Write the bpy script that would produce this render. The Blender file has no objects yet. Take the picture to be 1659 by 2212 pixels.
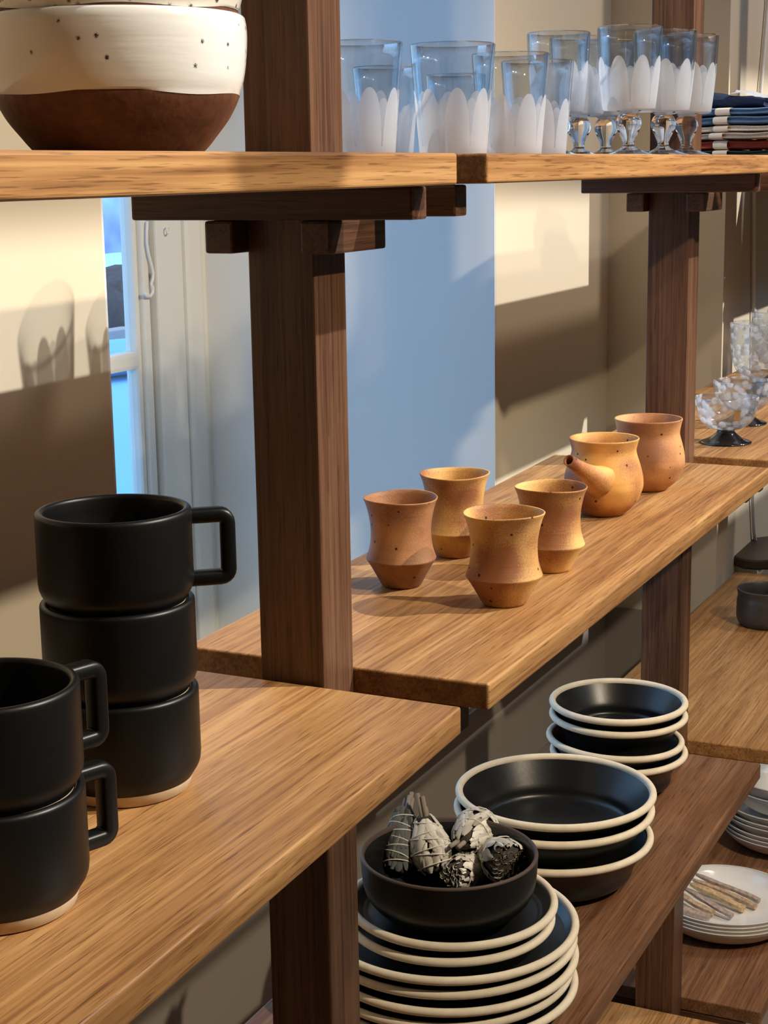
import bpy, bmesh, math, random
from math import pi, sin, cos, atan2, sqrt, radians
from mathutils import Vector, Matrix

# ------------------------------------------------------------------ camera
SC = bpy.context.scene
COL = SC.collection
IW, IH = 1659.0, 2212.0
YAW, PITCH, ROLL, FPX = 0.4429, 0.2053, -0.0157, 3545.83
_f = Vector((cos(YAW) * cos(PITCH), sin(YAW) * cos(PITCH), -sin(PITCH)))
_r0 = Vector((sin(YAW), -cos(YAW), 0))
_u0 = _r0.cross(_f)
RGT = _r0 * cos(ROLL) + _u0 * sin(ROLL)
UPV = -_r0 * sin(ROLL) + _u0 * cos(ROLL)
FWD = _f
cam_d = bpy.data.cameras.new('camera')
cam = bpy.data.objects.new('camera', cam_d)
COL.objects.link(cam)
cam.matrix_world = Matrix(((RGT.x, UPV.x, -FWD.x, 0), (RGT.y, UPV.y, -FWD.y, 0), (RGT.z, UPV.z, -FWD.z, 0), (0, 0, 0, 1)))
cam_d.sensor_fit = 'HORIZONTAL'
cam_d.sensor_width = 36.0
cam_d.lens = FPX / IW * 36.0
cam_d.clip_start = 0.02
cam_d.clip_end = 300
SC.camera = cam

def ray(x, y):
    return RGT * ((x - IW / 2) / FPX) - UPV * ((y - IH / 2) / FPX) + FWD
def on_z(x, y, z):
    d = ray(x, y); return d * (z / d.z)
def on_y(x, y, Y):
    d = ray(x, y); return d * (Y / d.y)
def on_x(x, y, X):
    d = ray(x, y); return d * (X / d.x)
def at_depth(x, y, dep):
    return ray(x, y) * dep          # ray has unit forward component

# ------------------------------------------------------------------ world, sun, exposure
SC.view_settings.view_transform = 'Standard'
SC.view_settings.look = 'None'
SC.view_settings.exposure = 0.0
SC.view_settings.gamma = 1.0
SC.view_settings.use_curve_mapping = False
SC.cycles.use_denoising = True
SC.cycles.transparent_max_bounces = 40
SC.cycles.max_bounces = 12
SC.cycles.caustics_reflective = False
SC.cycles.caustics_refractive = False
SC.cycles.sample_clamp_indirect = 6.0

world = bpy.data.worlds.new('sky_world')
SC.world = world
world.use_nodes = True
wn = world.node_tree.nodes
wn['Background'].inputs[0].default_value = (0.34, 0.62, 1.0, 1)
wn['Background'].inputs[1].default_value = 2.75

SUN_DIR = Vector((-0.53, 1.0, -0.945))
sun_d = bpy.data.lights.new('sun', 'SUN')
sun_d.energy = 4.2
sun_d.color = (1.0, 0.95, 0.86)
sun_d.angle = radians(0.6)
sun = bpy.data.objects.new('sun', sun_d)
COL.objects.link(sun)
sun.rotation_euler = SUN_DIR.to_track_quat('-Z', 'Y').to_euler()

# ------------------------------------------------------------------ helpers
def tag(o, label=None, cat=None, group=None, kind=None):
    if label: o['label'] = label
    if cat: o['category'] = cat
    if group: o['group'] = group
    if kind: o['kind'] = kind
    return o

def empty(name, loc=(0, 0, 0), rz=0, label=None, cat=None, group=None):
    o = bpy.data.objects.new(name, None)
    o.empty_display_size = 0.02
    COL.objects.link(o)
    o.location = loc
    o.rotation_euler = (0, 0, rz)
    return tag(o, label, cat, group)

def obj(name, me, mat=None, parent=None, loc=None, rz=None):
    o = bpy.data.objects.new(name, me)
    COL.objects.link(o)
    if mat is not None and not me.materials:
        me.materials.append(mat)
    if parent is not None: o.parent = parent
    if loc is not None: o.location = loc
    if rz is not None: o.rotation_euler = (0, 0, rz)
    return o

def copy_tree(o, parent=None):
    c = o.copy(); COL.objects.link(c)
    if parent is not None: c.parent = parent
    for ch in list(o.children): copy_tree(ch, c)
    return c

def mesh(name, verts, faces, smooth=True):
    me = bpy.data.meshes.new(name)
    me.from_pydata([tuple(v) for v in verts], [], faces)
    me.update()
    if smooth:
        me.polygons.foreach_set('use_smooth', [True] * len(me.polygons))
    return me

def lathe_data(prof, n=72, wob=None):
    """prof: list of (r, z); open profile revolved about z"""
    V, Fc = [], []
    rows = []
    for (r, z) in prof:
        if r < 1e-6:
            rows.append([len(V)]); V.append((0, 0, z))
        else:
            row = []
            for k in range(n):
                a = 2 * pi * k / n
                dr, dz = wob(a, r, z) if wob else (0, 0)
                row.append(len(V)); V.append(((r + dr) * cos(a), (r + dr) * sin(a), z + dz))
            rows.append(row)
    for i in range(len(rows) - 1):
        A, B = rows[i], rows[i + 1]
        for k in range(n):
            k2 = (k + 1) % n
            if len(A) == 1 and len(B) == 1: continue
            if len(A) == 1: Fc.append((A[0], B[k2], B[k]))
            elif len(B) == 1: Fc.append((A[k], A[k2], B[0]))
            else: Fc.append((A[k], A[k2], B[k2], B[k]))
    return V, Fc

def lathe(name, prof, n=72, wob=None):
    V, Fc = lathe_data(prof, n, wob)
    return mesh(name, V, Fc)

def smooth_prof(pts, sub=6):
    """Catmull-Rom through (r, z) points"""
    out = []
    P = [pts[0]] + list(pts) + [pts[-1]]
    for i in range(1, len(P) - 2):
        p0, p1, p2, p3 = P[i - 1], P[i], P[i + 1], P[i + 2]
        for s in range(sub):
            t = s / sub
            q = []
            for k in (0, 1):
                q.append(0.5 * (2 * p1[k] + (p2[k] - p0[k]) * t + (2 * p0[k] - 5 * p1[k] + 4 * p2[k] - p3[k]) * t * t
                                + (-p0[k] + 3 * p1[k] - 3 * p2[k] + p3[k]) * t ** 3))
            out.append((max(q[0], 0), q[1]))
    out.append(pts[-1])
    return out

def arc(cr, cz, rad, a0, a1, n=6):
    return [(cr + rad * cos(radians(a0 + (a1 - a0) * i / n)), cz + rad * sin(radians(a0 + (a1 - a0) * i / n))) for i in range(n + 1)]

def box_mesh(name, x0, x1, y0, y1, z0, z1, bev=0.0, seg=2):
    bm = bmesh.new()
    bmesh.ops.create_cube(bm, size=1)
    for v in bm.verts:
        v.co = Vector((x0 + (v.co.x + .5) * (x1 - x0), y0 + (v.co.y + .5) * (y1 - y0), z0 + (v.co.z + .5) * (z1 - z0)))
    if bev > 0:
        bmesh.ops.bevel(bm, geom=bm.edges[:], offset=bev, segments=seg, profile=.6, affect='EDGES')
    me = bpy.data.meshes.new(name)
    bm.to_mesh(me); bm.free()
    return me

def boxes_mesh(name, boxes):
    V, Fc = [], []
    for (x0, x1, y0, y1, z0, z1) in boxes:
        b = len(V)
        V += [(x0, y0, z0), (x1, y0, z0), (x1, y1, z0), (x0, y1, z0), (x0, y0, z1), (x1, y0, z1), (x1, y1, z1), (x0, y1, z1)]
        Fc += [tuple(b + i for i in q) for q in ((0, 3, 2, 1), (4, 5, 6, 7), (0, 1, 5, 4), (1, 2, 6, 5), (2, 3, 7, 6), (3, 0, 4, 7))]
    return mesh(name, V, Fc, False)

def tube(name, pts, rad, n=10, closed=False, cap=True, axis=None):
    pts = [Vector(p) for p in pts]
    m = len(pts)
    if not hasattr(rad, '__len__'): rad = [rad] * m
    V, Fc = [], []
    prev = None
    for i, p in enumerate(pts):
        if closed: t = pts[(i + 1) % m] - pts[i - 1]
        else: t = pts[min(i + 1, m - 1)] - pts[max(i - 1, 0)]
        if axis is not None: t = Vector(axis)
        t.normalize()
        if prev is None:
            a = Vector((0, 0, 1)) if abs(t.z) < .9 else Vector((1, 0, 0))
            nrm = (a - t * a.dot(t)).normalized()
        else:
            nrm = (prev - t * prev.dot(t)).normalized()
        prev = nrm
        bi = t.cross(nrm)
        for k in range(n):
            a = 2 * pi * k / n
            V.append(p + (nrm * cos(a) + bi * sin(a)) * rad[i])
    rings = m if closed else m - 1
    for i in range(rings):
        j = (i + 1) % m
        for k in range(n):
            k2 = (k + 1) % n
            Fc.append((i * n + k, i * n + k2, j * n + k2, j * n + k))
    if cap and not closed:
        Fc.append(tuple(range(n - 1, -1, -1)))
        Fc.append(tuple((m - 1) * n + k for k in range(n)))
    return mesh(name, V, Fc)

# ------------------------------------------------------------------ materials
def new_mat(name):
    m = bpy.data.materials.new(name)
    m.use_nodes = True
    nt = m.node_tree
    return m, nt, nt.nodes, nt.links, nt.nodes['Principled BSDF']

def plain(name, col, rough=.5, spec=.5, metal=0.0, bump=0.0, bscale=60.0, var=0.0, coat=0.0):
    m, nt, N, L, B = new_mat(name)
    B.inputs['Base Color'].default_value = (*col, 1)
    B.inputs['Roughness'].default_value = rough
    B.inputs['Specular IOR Level'].default_value = spec
    B.inputs['Metallic'].default_value = metal
    B.inputs['Coat Weight'].default_value = coat
    if bump or var:
        tc = N.new('ShaderNodeTexCoord')
        nz = N.new('ShaderNodeTexNoise'); nz.inputs['Scale'].default_value = bscale; nz.inputs['Detail'].default_value = 5
        L.new(tc.outputs['Object'], nz.inputs['Vector'])
        if bump:
            bp = N.new('ShaderNodeBump'); bp.inputs['Strength'].default_value = bump; bp.inputs['Distance'].default_value = .002
            L.new(nz.outputs['Fac'], bp.inputs['Height']); L.new(bp.outputs['Normal'], B.inputs['Normal'])
        if var:
            cr = N.new('ShaderNodeValToRGB')
            cr.color_ramp.elements[0].position = .3; cr.color_ramp.elements[1].position = .7
            cr.color_ramp.elements[0].color = (*[c * (1 - var) for c in col], 1)
            cr.color_ramp.elements[1].color = (*[min(1, c * (1 + var)) for c in col], 1)
            L.new(nz.outputs['Fac'], cr.inputs['Fac']); L.new(cr.outputs['Color'], B.inputs['Base Color'])
    return m

def wood(name, axis, dark, mid, light, rough=.42, flame=.5):
    """oak: fibres stretched along one object axis, dark pore dashes, soft cathedral bands"""
    m, nt, N, L, B = new_mat(name)
    tc = N.new('ShaderNodeTexCoord'); oi = N.new('ShaderNodeObjectInfo')
    off = N.new('ShaderNodeVectorMath'); off.operation = 'SCALE'
    cmb = N.new('ShaderNodeCombineXYZ')
    for i in range(3): L.new(oi.outputs['Random'], cmb.inputs[i])
    L.new(cmb.outputs[0], off.inputs[0]); off.inputs['Scale'].default_value = 7.3
    add = N.new('ShaderNodeVectorMath'); add.operation = 'ADD'
    L.new(tc.outputs['Object'], add.inputs[0]); L.new(off.outputs[0], add.inputs[1])
    def noise(along, across, detail, dist=0.0, rgh=.55):
        mp = N.new('ShaderNodeMapping'); s = [across] * 3; s[axis] = along
        mp.inputs['Scale'].default_value = s
        L.new(add.outputs[0], mp.inputs['Vector'])
        nz = N.new('ShaderNodeTexNoise'); nz.inputs['Scale'].default_value = 1.0
        nz.inputs['Detail'].default_value = detail; nz.inputs['Roughness'].default_value = rgh
        nz.inputs['Distortion'].default_value = dist
        L.new(mp.outputs[0], nz.inputs['Vector'])
        return nz.outputs['Fac']
    bands = noise(2.2, 26, 3, 1.2)
    fib = noise(4.5, 300, 5)
    pore = noise(24, 760, 2)
    def math(op, a, b):
        n = N.new('ShaderNodeMath'); n.operation = op
        for i, v in enumerate((a, b)):
            if isinstance(v, (int, float)): n.inputs[i].default_value = v
            else: L.new(v, n.inputs[i])
        return n.outputs[0]
    s = math('ADD', math('MULTIPLY', bands, flame), math('MULTIPLY', fib, 1 - flame))
    ramp = N.new('ShaderNodeValToRGB'); e = ramp.color_ramp.elements
    e[0].position = .38; e[0].color = (*dark, 1); e[1].position = .63; e[1].color = (*light, 1)
    x = e.new(.5); x.color = (*mid, 1)
    L.new(s, ramp.inputs['Fac'])
    pr = N.new('ShaderNodeValToRGB'); e = pr.color_ramp.elements
    e[0].position = .33; e[0].color = (.45, .4, .36, 1); e[1].position = .43; e[1].color = (1, 1, 1, 1)
    L.new(pore, pr.inputs['Fac'])
    mix = N.new('ShaderNodeMix'); mix.data_type = 'RGBA'; mix.blend_type = 'MULTIPLY'; mix.inputs[0].default_value = .8
    L.new(ramp.outputs[0], mix.inputs[6]); L.new(pr.outputs[0], mix.inputs[7])
    hs = N.new('ShaderNodeHueSaturation')
    v = math('ADD', math('MULTIPLY', oi.outputs['Random'], .30), .85)
    L.new(v, hs.inputs['Value']); L.new(mix.outputs[2], hs.inputs['Color'])
    L.new(hs.outputs[0], B.inputs['Base Color'])
    B.inputs['Roughness'].default_value = rough
    B.inputs['Specular IOR Level'].default_value = .4
    bp = N.new('ShaderNodeBump'); bp.inputs['Strength'].default_value = .22; bp.inputs['Distance'].default_value = .0006
    L.new(math('ADD', fib, math('MULTIPLY', pr.outputs[0], .6)), bp.inputs['Height']); L.new(bp.outputs['Normal'], B.inputs['Normal'])
    return m

OAK_D, OAK_M, OAK_L = (.23, .106, .038), (.37, .188, .070), (.50, .282, .115)
PST_D, PST_M, PST_L = (.055, .023, .012), (.104, .048, .026), (.158, .080, .044)
M_oak = wood('oak_board', 0, OAK_D, OAK_M, OAK_L)
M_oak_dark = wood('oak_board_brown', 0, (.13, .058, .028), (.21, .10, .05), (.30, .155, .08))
M_post = wood('oak_post', 2, PST_D, PST_M, PST_L)
M_barY = wood('oak_bar_y', 1, PST_D, PST_M, PST_L)
M_barX = wood('oak_bar_x', 0, PST_D, PST_M, PST_L)
M_wall = plain('wall_paint', (.69, .61, .47), .85, .2, bump=.05, bscale=180)
M_floor = plain('floor_paint', (.30, .25, .20), .6, .3, var=.08, bscale=4)
M_ceil = plain('ceiling_paint', (.5, .46, .40), .9, .2)
M_dim = plain('room_end_paint', (.10, .085, .07), .9, .2)
M_frame = plain('window_paint', (.80, .79, .73), .45, .5)
M_white = plain('white_paint', (.82, .82, .80), .35, .5)
M_iron = plain('black_metal', (.02, .02, .02), .4, .5)
M_black = plain('satin_black_glaze', (.0035, .0035, .0035), .40, .28, bump=.02, bscale=300)
M_black2 = plain('smoke_black_glaze', (.008, .009, .010), .34, .42, bump=.03, bscale=220)
M_clay = plain('pale_clay', (.84, .75, .59), .75, .2, var=.06, bscale=90)
M_tanclay = plain('tan_clay', (.55, .43, .29), .8, .2, var=.08, bscale=120)
M_brownrim = plain('brown_rim', (.10, .07, .055), .55, .3)
M_whiteware = plain('white_glaze', (.80, .80, .78), .15, .5, coat=.3)
M_greyware = plain('grey_outside_glaze', (.62, .61, .58), .3, .5)
M_darkware = plain('dark_stoneware', (.045, .040, .038), .42, .5, var=.25, bscale=40)
M_string = plain('cotton_string', (.80, .76, .66), .9, .1)
M_paper = plain('paper_band', (.74, .66, .54), .8, .2)

def clay_flash(name, light, darkc, seed):
    """wood-fired clay: tan body with brown flashing and iron specks"""
    m, nt, N, L, B = new_mat(name)
    tc = N.new('ShaderNodeTexCoord')
    mp = N.new('ShaderNodeMapping'); mp.inputs['Location'].default_value = (seed, seed * 1.7, seed * .3)
    L.new(tc.outputs['Object'], mp.inputs['Vector'])
    n1 = N.new('ShaderNodeTexNoise'); n1.inputs['Scale'].default_value = 16; n1.inputs['Detail'].default_value = 2
    n2 = N.new('ShaderNodeTexNoise'); n2.inputs['Scale'].default_value = 900; n2.inputs['Detail'].default_value = 3
    mp2 = N.new('ShaderNodeMapping'); mp2.inputs['Scale'].default_value = (12, 12, 420)
    L.new(tc.outputs['Object'], mp2.inputs['Vector'])
    n3 = N.new('ShaderNodeTexNoise'); n3.inputs['Scale'].default_value = 1; n3.inputs['Detail'].default_value = 3
    L.new(mp2.outputs[0], n3.inputs['Vector'])
    for n in (n1, n2): L.new(mp.outputs[0], n.inputs['Vector'])
    a = N.new('ShaderNodeMath'); a.operation = 'MULTIPLY_ADD'; a.inputs[1].default_value = .35
    L.new(n2.outputs['Fac'], a.inputs[0]); L.new(n1.outputs['Fac'], a.inputs[2])
    r = N.new('ShaderNodeValToRGB'); e = r.color_ramp.elements
    e[0].position = .54; e[0].color = (*light, 1); e[1].position = .80; e[1].color = (*darkc, 1)
    L.new(a.outputs[0], r.inputs['Fac'])
    vo = N.new('ShaderNodeTexVoronoi'); vo.inputs['Scale'].default_value = 60
    L.new(mp.outputs[0], vo.inputs['Vector'])
    sp = N.new('ShaderNodeValToRGB'); e = sp.color_ramp.elements
    e[0].position = .075; e[0].color = (.12, .05, .03, 1); e[1].position = .10; e[1].color = (1, 1, 1, 1)
    L.new(vo.outputs['Distance'], sp.inputs['Fac'])
    mx = N.new('ShaderNodeMix'); mx.data_type = 'RGBA'; mx.blend_type = 'MULTIPLY'; mx.inputs[0].default_value = 1
    L.new(r.outputs[0], mx.inputs[6]); L.new(sp.outputs[0], mx.inputs[7])
    L.new(mx.outputs[2], B.inputs['Base Color'])
    B.inputs['Roughness'].default_value = .62; B.inputs['Specular IOR Level'].default_value = .35
    bp = N.new('ShaderNodeBump'); bp.inputs['Strength'].default_value = .25; bp.inputs['Distance'].default_value = .0006
    L.new(n3.outputs['Fac'], bp.inputs['Height']); L.new(bp.outputs[0], B.inputs['Normal'])
    return m

def speckled_glaze(name, base, speck, scale, lo, hi):
    m, nt, N, L, B = new_mat(name)
    tc = N.new('ShaderNodeTexCoord')
    vo = N.new('ShaderNodeTexVoronoi'); vo.inputs['Scale'].default_value = scale; vo.inputs['Randomness'].default_value = 1
    nz = N.new('ShaderNodeTexNoise'); nz.inputs['Scale'].default_value = 300
    mp = N.new('ShaderNodeMapping'); mp.inputs['Scale'].default_value = (10, 10, 110)
    n3 = N.new('ShaderNodeTexNoise'); n3.inputs['Scale'].default_value = 1; n3.inputs['Detail'].default_value = 3
    L.new(tc.outputs['Object'], mp.inputs[0]); L.new(mp.outputs[0], n3.inputs['Vector'])
    mixv = N.new('ShaderNodeMix'); mixv.data_type = 'VECTOR'; mixv.inputs[0].default_value = .004
    L.new(tc.outputs['Object'], mixv.inputs[4]); L.new(nz.outputs['Color'], mixv.inputs[5])
    L.new(mixv.outputs[1], vo.inputs['Vector'])
    r = N.new('ShaderNodeValToRGB'); e = r.color_ramp.elements
    e[0].position = lo; e[0].color = (*speck, 1); e[1].position = hi; e[1].color = (*base, 1)
    L.new(vo.outputs['Distance'], r.inputs['Fac'])
    L.new(r.outputs[0], B.inputs['Base Color'])
    B.inputs['Roughness'].default_value = .16; B.inputs['Coat Weight'].default_value = .4
    bp = N.new('ShaderNodeBump'); bp.inputs['Strength'].default_value = .35; bp.inputs['Distance'].default_value = .001
    L.new(n3.outputs['Fac'], bp.inputs['Height']); L.new(bp.outputs[0], B.inputs['Normal'])
    return m

def glass_base(N, L, tint=(.95, .965, .975), edge=(.80, .86, .90)):
    """thin clear glass wall: see-through, with a Fresnel reflection and a denser edge"""
    lw = N.new('ShaderNodeLayerWeight'); lw.inputs['Blend'].default_value = .5
    cr = N.new('ShaderNodeMix'); cr.data_type = 'RGBA'
    cr.inputs[6].default_value = (*tint, 1); cr.inputs[7].default_value = (*edge, 1)
    p3 = N.new('ShaderNodeMath'); p3.operation = 'POWER'; p3.inputs[1].default_value = 3
    L.new(lw.outputs['Facing'], p3.inputs[0]); L.new(p3.outputs[0], cr.inputs[0])
    tr = N.new('ShaderNodeBsdfTransparent'); L.new(cr.outputs[2], tr.inputs['Color'])
    gl = N.new('ShaderNodeBsdfGlossy'); gl.inputs['Roughness'].default_value = .02
    p5 = N.new('ShaderNodeMath'); p5.operation = 'POWER'; p5.inputs[1].default_value = 3
    L.new(lw.outputs['Facing'], p5.inputs[0])
    fr = N.new('ShaderNodeMath'); fr.operation = 'MULTIPLY_ADD'; fr.inputs[1].default_value = .85; fr.inputs[2].default_value = .055
    L.new(p5.outputs[0], fr.inputs[0])
    mx = N.new('ShaderNodeMixShader')
    L.new(fr.outputs[0], mx.inputs[0]); L.new(tr.outputs[0], mx.inputs[1]); L.new(gl.outputs[0], mx.inputs[2])
    return mx.outputs[0]

def thin_glass(name, tint=(.95, .965, .975), edge=(.80, .86, .90)):
    m, nt, N, L, B = new_mat(name)
    s = glass_base(N, L, tint, edge)
    L.new(s, N['Material Output'].inputs['Surface'])
    return m

def frost_shader(N, L):
    d = N.new('ShaderNodeBsdfDiffuse'); d.inputs['Color'].default_value = (.68, .70, .75, 1)
    t = N.new('ShaderNodeBsdfTranslucent'); t.inputs['Color'].default_value = (.72, .76, .84, 1)
    mx = N.new('ShaderNodeMixShader'); mx.inputs[0].default_value = .55
    L.new(d.outputs[0], mx.inputs[1]); L.new(t.outputs[0], mx.inputs[2])
    return mx.outputs[0]

def petal_glass(name, n_pet, z0, zsolid, h1, h2):
    """clear glass with sand-blasted petals rising from the base (etched marks on the surface)"""
    m, nt, N, L, B = new_mat(name)
    tc = N.new('ShaderNodeTexCoord'); sp = N.new('ShaderNodeSeparateXYZ')
    L.new(tc.outputs['Object'], sp.inputs[0])
    def mt(op, a, b=None, c=None):
        n = N.new('ShaderNodeMath'); n.operation = op
        for i, v in enumerate((a, b, c)):
            if v is None: continue
            if isinstance(v, (int, float)): n.inputs[i].default_value = v
            else: L.new(v, n.inputs[i])
        return n.outputs[0]
    ang = mt('MULTIPLY', mt('ARCTAN2', sp.outputs[1], sp.outputs[0]), n_pet / (2 * pi))
    zz = mt('SUBTRACT', sp.outputs[2], z0)
    def layer(off, h, wid):
        u = mt('ABSOLUTE', mt('SUBTRACT', mt('FRACT', mt('ADD', ang, off + 40)), .5))
        q = mt('DIVIDE', u, wid)
        top = mt('MULTIPLY', mt('POWER', mt('MAXIMUM', mt('SUBTRACT', 1.0, mt('MULTIPLY', q, q)), 0.0), .36), h)
        return mt('LESS_THAN', zz, top)
    a = layer(0.0, h1, .47); b = layer(.5, h2, .40)
    solid = mt('LESS_THAN', zz, zsolid)
    msk = mt('MAXIMUM', mt('MAXIMUM', mt('MULTIPLY', a, .72), mt('MULTIPLY', b, .36)), mt('MULTIPLY', solid, .7))
    g = glass_base(N, L); f = frost_shader(N, L)
    mx = N.new('ShaderNodeMixShader')
    L.new(msk, mx.inputs[0]); L.new(g, mx.inputs[1]); L.new(f, mx.inputs[2])
    L.new(mx.outputs[0], N['Material Output'].inputs['Surface'])
    return m

def mottled_glass(name):
    m, nt, N, L, B = new_mat(name)
    tc = N.new('ShaderNodeTexCoord')
    vo = N.new('ShaderNodeTexVoronoi'); vo.inputs['Scale'].default_value = 75
    L.new(tc.outputs['Object'], vo.inputs['Vector'])
    r = N.new('ShaderNodeValToRGB'); e = r.color_ramp.elements
    e[0].position = .30; e[0].color = (.75, .75, .75, 1); e[1].position = .50; e[1].color = (.05, .05, .05, 1)
    L.new(vo.outputs['Distance'], r.inputs['Fac'])
    g = glass_base(N, L); f = frost_shader(N, L)
    mx = N.new('ShaderNodeMixShader')
    L.new(r.outputs[0], mx.inputs[0]); L.new(g, mx.inputs[1]); L.new(f, mx.inputs[2])
    L.new(mx.outputs[0], N['Material Output'].inputs['Surface'])
    return m

def solid_glass(name):
    m, nt, N, L, B = new_mat(name)
    g = N.new('ShaderNodeBsdfGlass'); g.inputs['IOR'].default_value = 1.48; g.inputs['Roughness'].default_value = 0
    g.inputs['Color'].default_value = (.97, .98, .99, 1)
    L.new(g.outputs[0], N['Material Output'].inputs['Surface'])
    return m

M_pane = thin_glass('window_pane', (.97, .985, .99), (.9, .94, .96))
M_clear = thin_glass('clear_glass')
M_stemglass = solid_glass('cast_glass')
M_mottled = mottled_glass('thumbprint_glass')

# ------------------------------------------------------------------ the room
YW, XN, XR, XC, YP = 1.0, 1.4366, 2.554, 3.164, 0.7685    # wall plane, niche sides, corner, pier face
YG = 1.56                                             # window plane
ZF, ZC, ZS = -1.62, 2.55, -0.885
Y0, X0, X1 = -1.5, -3.2, 6.6
def struct(name, me, mat, label, cat='wall'):
    o = obj(name, me, mat); return tag(o, label, cat, kind='structure')
struct('wall_back', boxes_mesh('wall_back', [
    (X0, XN, YW, YW + .60, ZF, 2.9), (XN, XR, YW, YW + .60, ZF, ZS), (XN, XR, YW, YW + .60, 1.55, 2.9),
    (XR, XC, YW, YW + .60, ZF, 2.9), (XC, X1, YP, YW + .60, ZF, 2.9),
    (-30, 40, YW + .12, YW + .60, 2.9, 24), (-30, X0, YW + .12, YW + .60, ZF, 2.9), (X1, 40, YW + .12, YW + .60, ZF, 2.9)]),  # tall unseen wall mass added to keep the snow outside shaded
    M_wall, 'beige painted wall with a deep window niche and a projecting pier')
M_niche = plain('niche_white', (.80, .81, .80), .7, .3, bump=.04, bscale=180)  # lighter tone than the wall around the niche
M_lower_wall = plain('lower_wall_grey', (.31, .275, .235), .7, .3)
struct('trim_1', boxes_mesh('trim_1', [(XR - .004, XR - .0002, YW + .0005, YG + .036, ZS, 1.55), (XN + .0002, XN + .004, YW + .0005, YG + .036, ZS, 1.55), (XN + .004, XR - .004, YW + .0005, YG + .036, 1.546, 1.5498)]),
    M_niche, 'white lining of the deep window niche', 'niche lining')
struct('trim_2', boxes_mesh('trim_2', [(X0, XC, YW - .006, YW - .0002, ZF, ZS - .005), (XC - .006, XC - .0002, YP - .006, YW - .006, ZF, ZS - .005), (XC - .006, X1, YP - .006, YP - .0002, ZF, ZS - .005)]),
    M_lower_wall, 'dull grey sheet over the lower wall below sill height', 'wall')  # darker grey sheet laid over the lower wall
struct('floor', boxes_mesh('floor', [(X0, X1, Y0, YW, ZF - .1, ZF)]), M_floor, 'pale floor beneath the shelving', 'floor')
struct('ceiling', boxes_mesh('ceiling', [(X0, X1, Y0 - .2, YW, ZC, ZC + .1)]), M_ceil, 'plain ceiling of the shop', 'ceiling')
SX0, SX1, SZ0, SZ1 = 1.5, 5.4, 1.44, 2.50              # the opening the sun comes in through
struct('wall_front', boxes_mesh('wall_front', [
    (X0, X1, Y0 - .2, Y0, ZF, SZ0), (X0, X1, Y0 - .2, Y0, SZ1, ZC), (X0, SX0, Y0 - .2, Y0, SZ0, SZ1), (SX1, X1, Y0 - .2, Y0, SZ0, SZ1)]),
    plain('opposite_wall_paint', (.50, .44, .36), .9, .2), 'brown wall opposite the shelving with a long high window opening')
struct('wall_near', boxes_mesh('wall_near', [(X0 - .1, X0, Y0, YW, ZF, ZC)]), M_dim, 'dark end wall behind the viewer')
struct('wall_far', boxes_mesh('wall_far', [(X1, X1 + .1, Y0, YW, ZF, ZC)]), M_ceil, 'pale end wall beyond the shelving')

# window in the niche
win = empty('window_1', (XR, YG, ZS)); tag(win, 'cream painted sash window at the back of the niche', 'window', kind='structure')
def wpart(name, x0, x1, y0, y1, z0, z1, mat=M_frame, bev=.004):
    me = box_mesh(name, x0 - XR, x1 - XR, y0 - YG, y1 - YG, z0 - ZS, z1 - ZS, bev)
    return obj(name, me, mat, win)
ZT = 1.55
wpart('sill', XN, XR, YW + .02, YG + .1, ZS, ZS + .02, M_frame, .004)
wpart('casing', 2.383, 2.466, YG - .010, YG + .035, ZS + .021, ZT)
wpart('bead', 2.469, 2.530, YG - .014, YG + .035, ZS + .021, ZT, bev=.012)
wpart('bead', 2.5305, XR - .001, YG - .004, YG + .035, ZS + .021, ZT, bev=.004)
wpart('sash_stile', 2.354, 2.3735, YG + .000, YG + .036, ZS + .05, ZT - .05)
wpart('sash_moulding', 2.3405, 2.3538, YG + .008, YG + .034, ZS + .05, ZT - .05, bev=.005)
wpart('sash_stile', XN + .02, XN + .1, YG + .004, YG + .036, ZS + .05, ZT - .05)
wpart('casing', XN + .001, XN + .0195, YG - .012, YG + .035, ZS + .021, ZT)
wpart('sash_rail', XN + .1, 2.3405, YG + .004, YG + .036, ZS + .022, ZS + .11)
wpart('sash_rail', XN + .1, 2.3405, YG + .004, YG + .036, ZT - .1, ZT - .02)
zb = on_y(270, 780, YG + .01).z
wpart('glazing_bar', XN + .1, 2.3405, YG + .004, YG + .034, zb - .017, zb + .013, bev=.007)
zb2 = zb + .62
wpart('glazing_bar', XN + .1, 2.3405, YG + .004, YG + .034, zb2 - .015, zb2 + .015, bev=.007)
for (z0, z1) in ((ZS + .11, zb - .017), (zb + .013, zb2 - .015), (zb2 + .015, ZT - .1)):
    wpart('pane', XN + .1, 2.341, YG + .020, YG + .023, z0, z1, M_pane, 0)
wpart('gap_shade', 2.374, 2.3825, YG + .02, YG + .034, ZS + .021, ZT, M_iron, 0)  # black strip painting the shade in the gap beside the sash

# cabin hook and eye on the sash
hy = YG - .006
hk = [on_y(x, y, hy) for x, y in ((318, 478), (317, 500), (317, 525), (321, 550), (327, 572), (331, 590), (330, 604), (327, 613), (330, 622), (330, 632), (325, 640), (317, 640), (311, 632))]
h = obj('cabin_hook', tube('cabin_hook', [p - hk[0] for p in hk], [.0026] * 8 + [.0033] + [.0028] * 4, 8), M_white, loc=hk[0])
tag(h, 'white painted cabin hook hanging against the window frame', 'hook')
ec = on_y(363, 497, YG - .018)
e = obj('screw_eye', tube('screw_eye', [(.005 * cos(a), 0, .006 * sin(a)) for a in [2 * pi * k / 16 for k in range(16)]], .0015, 8, closed=True), M_white, loc=ec)
tag(e, 'small white screw eye on the window casing', 'hook')

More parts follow.
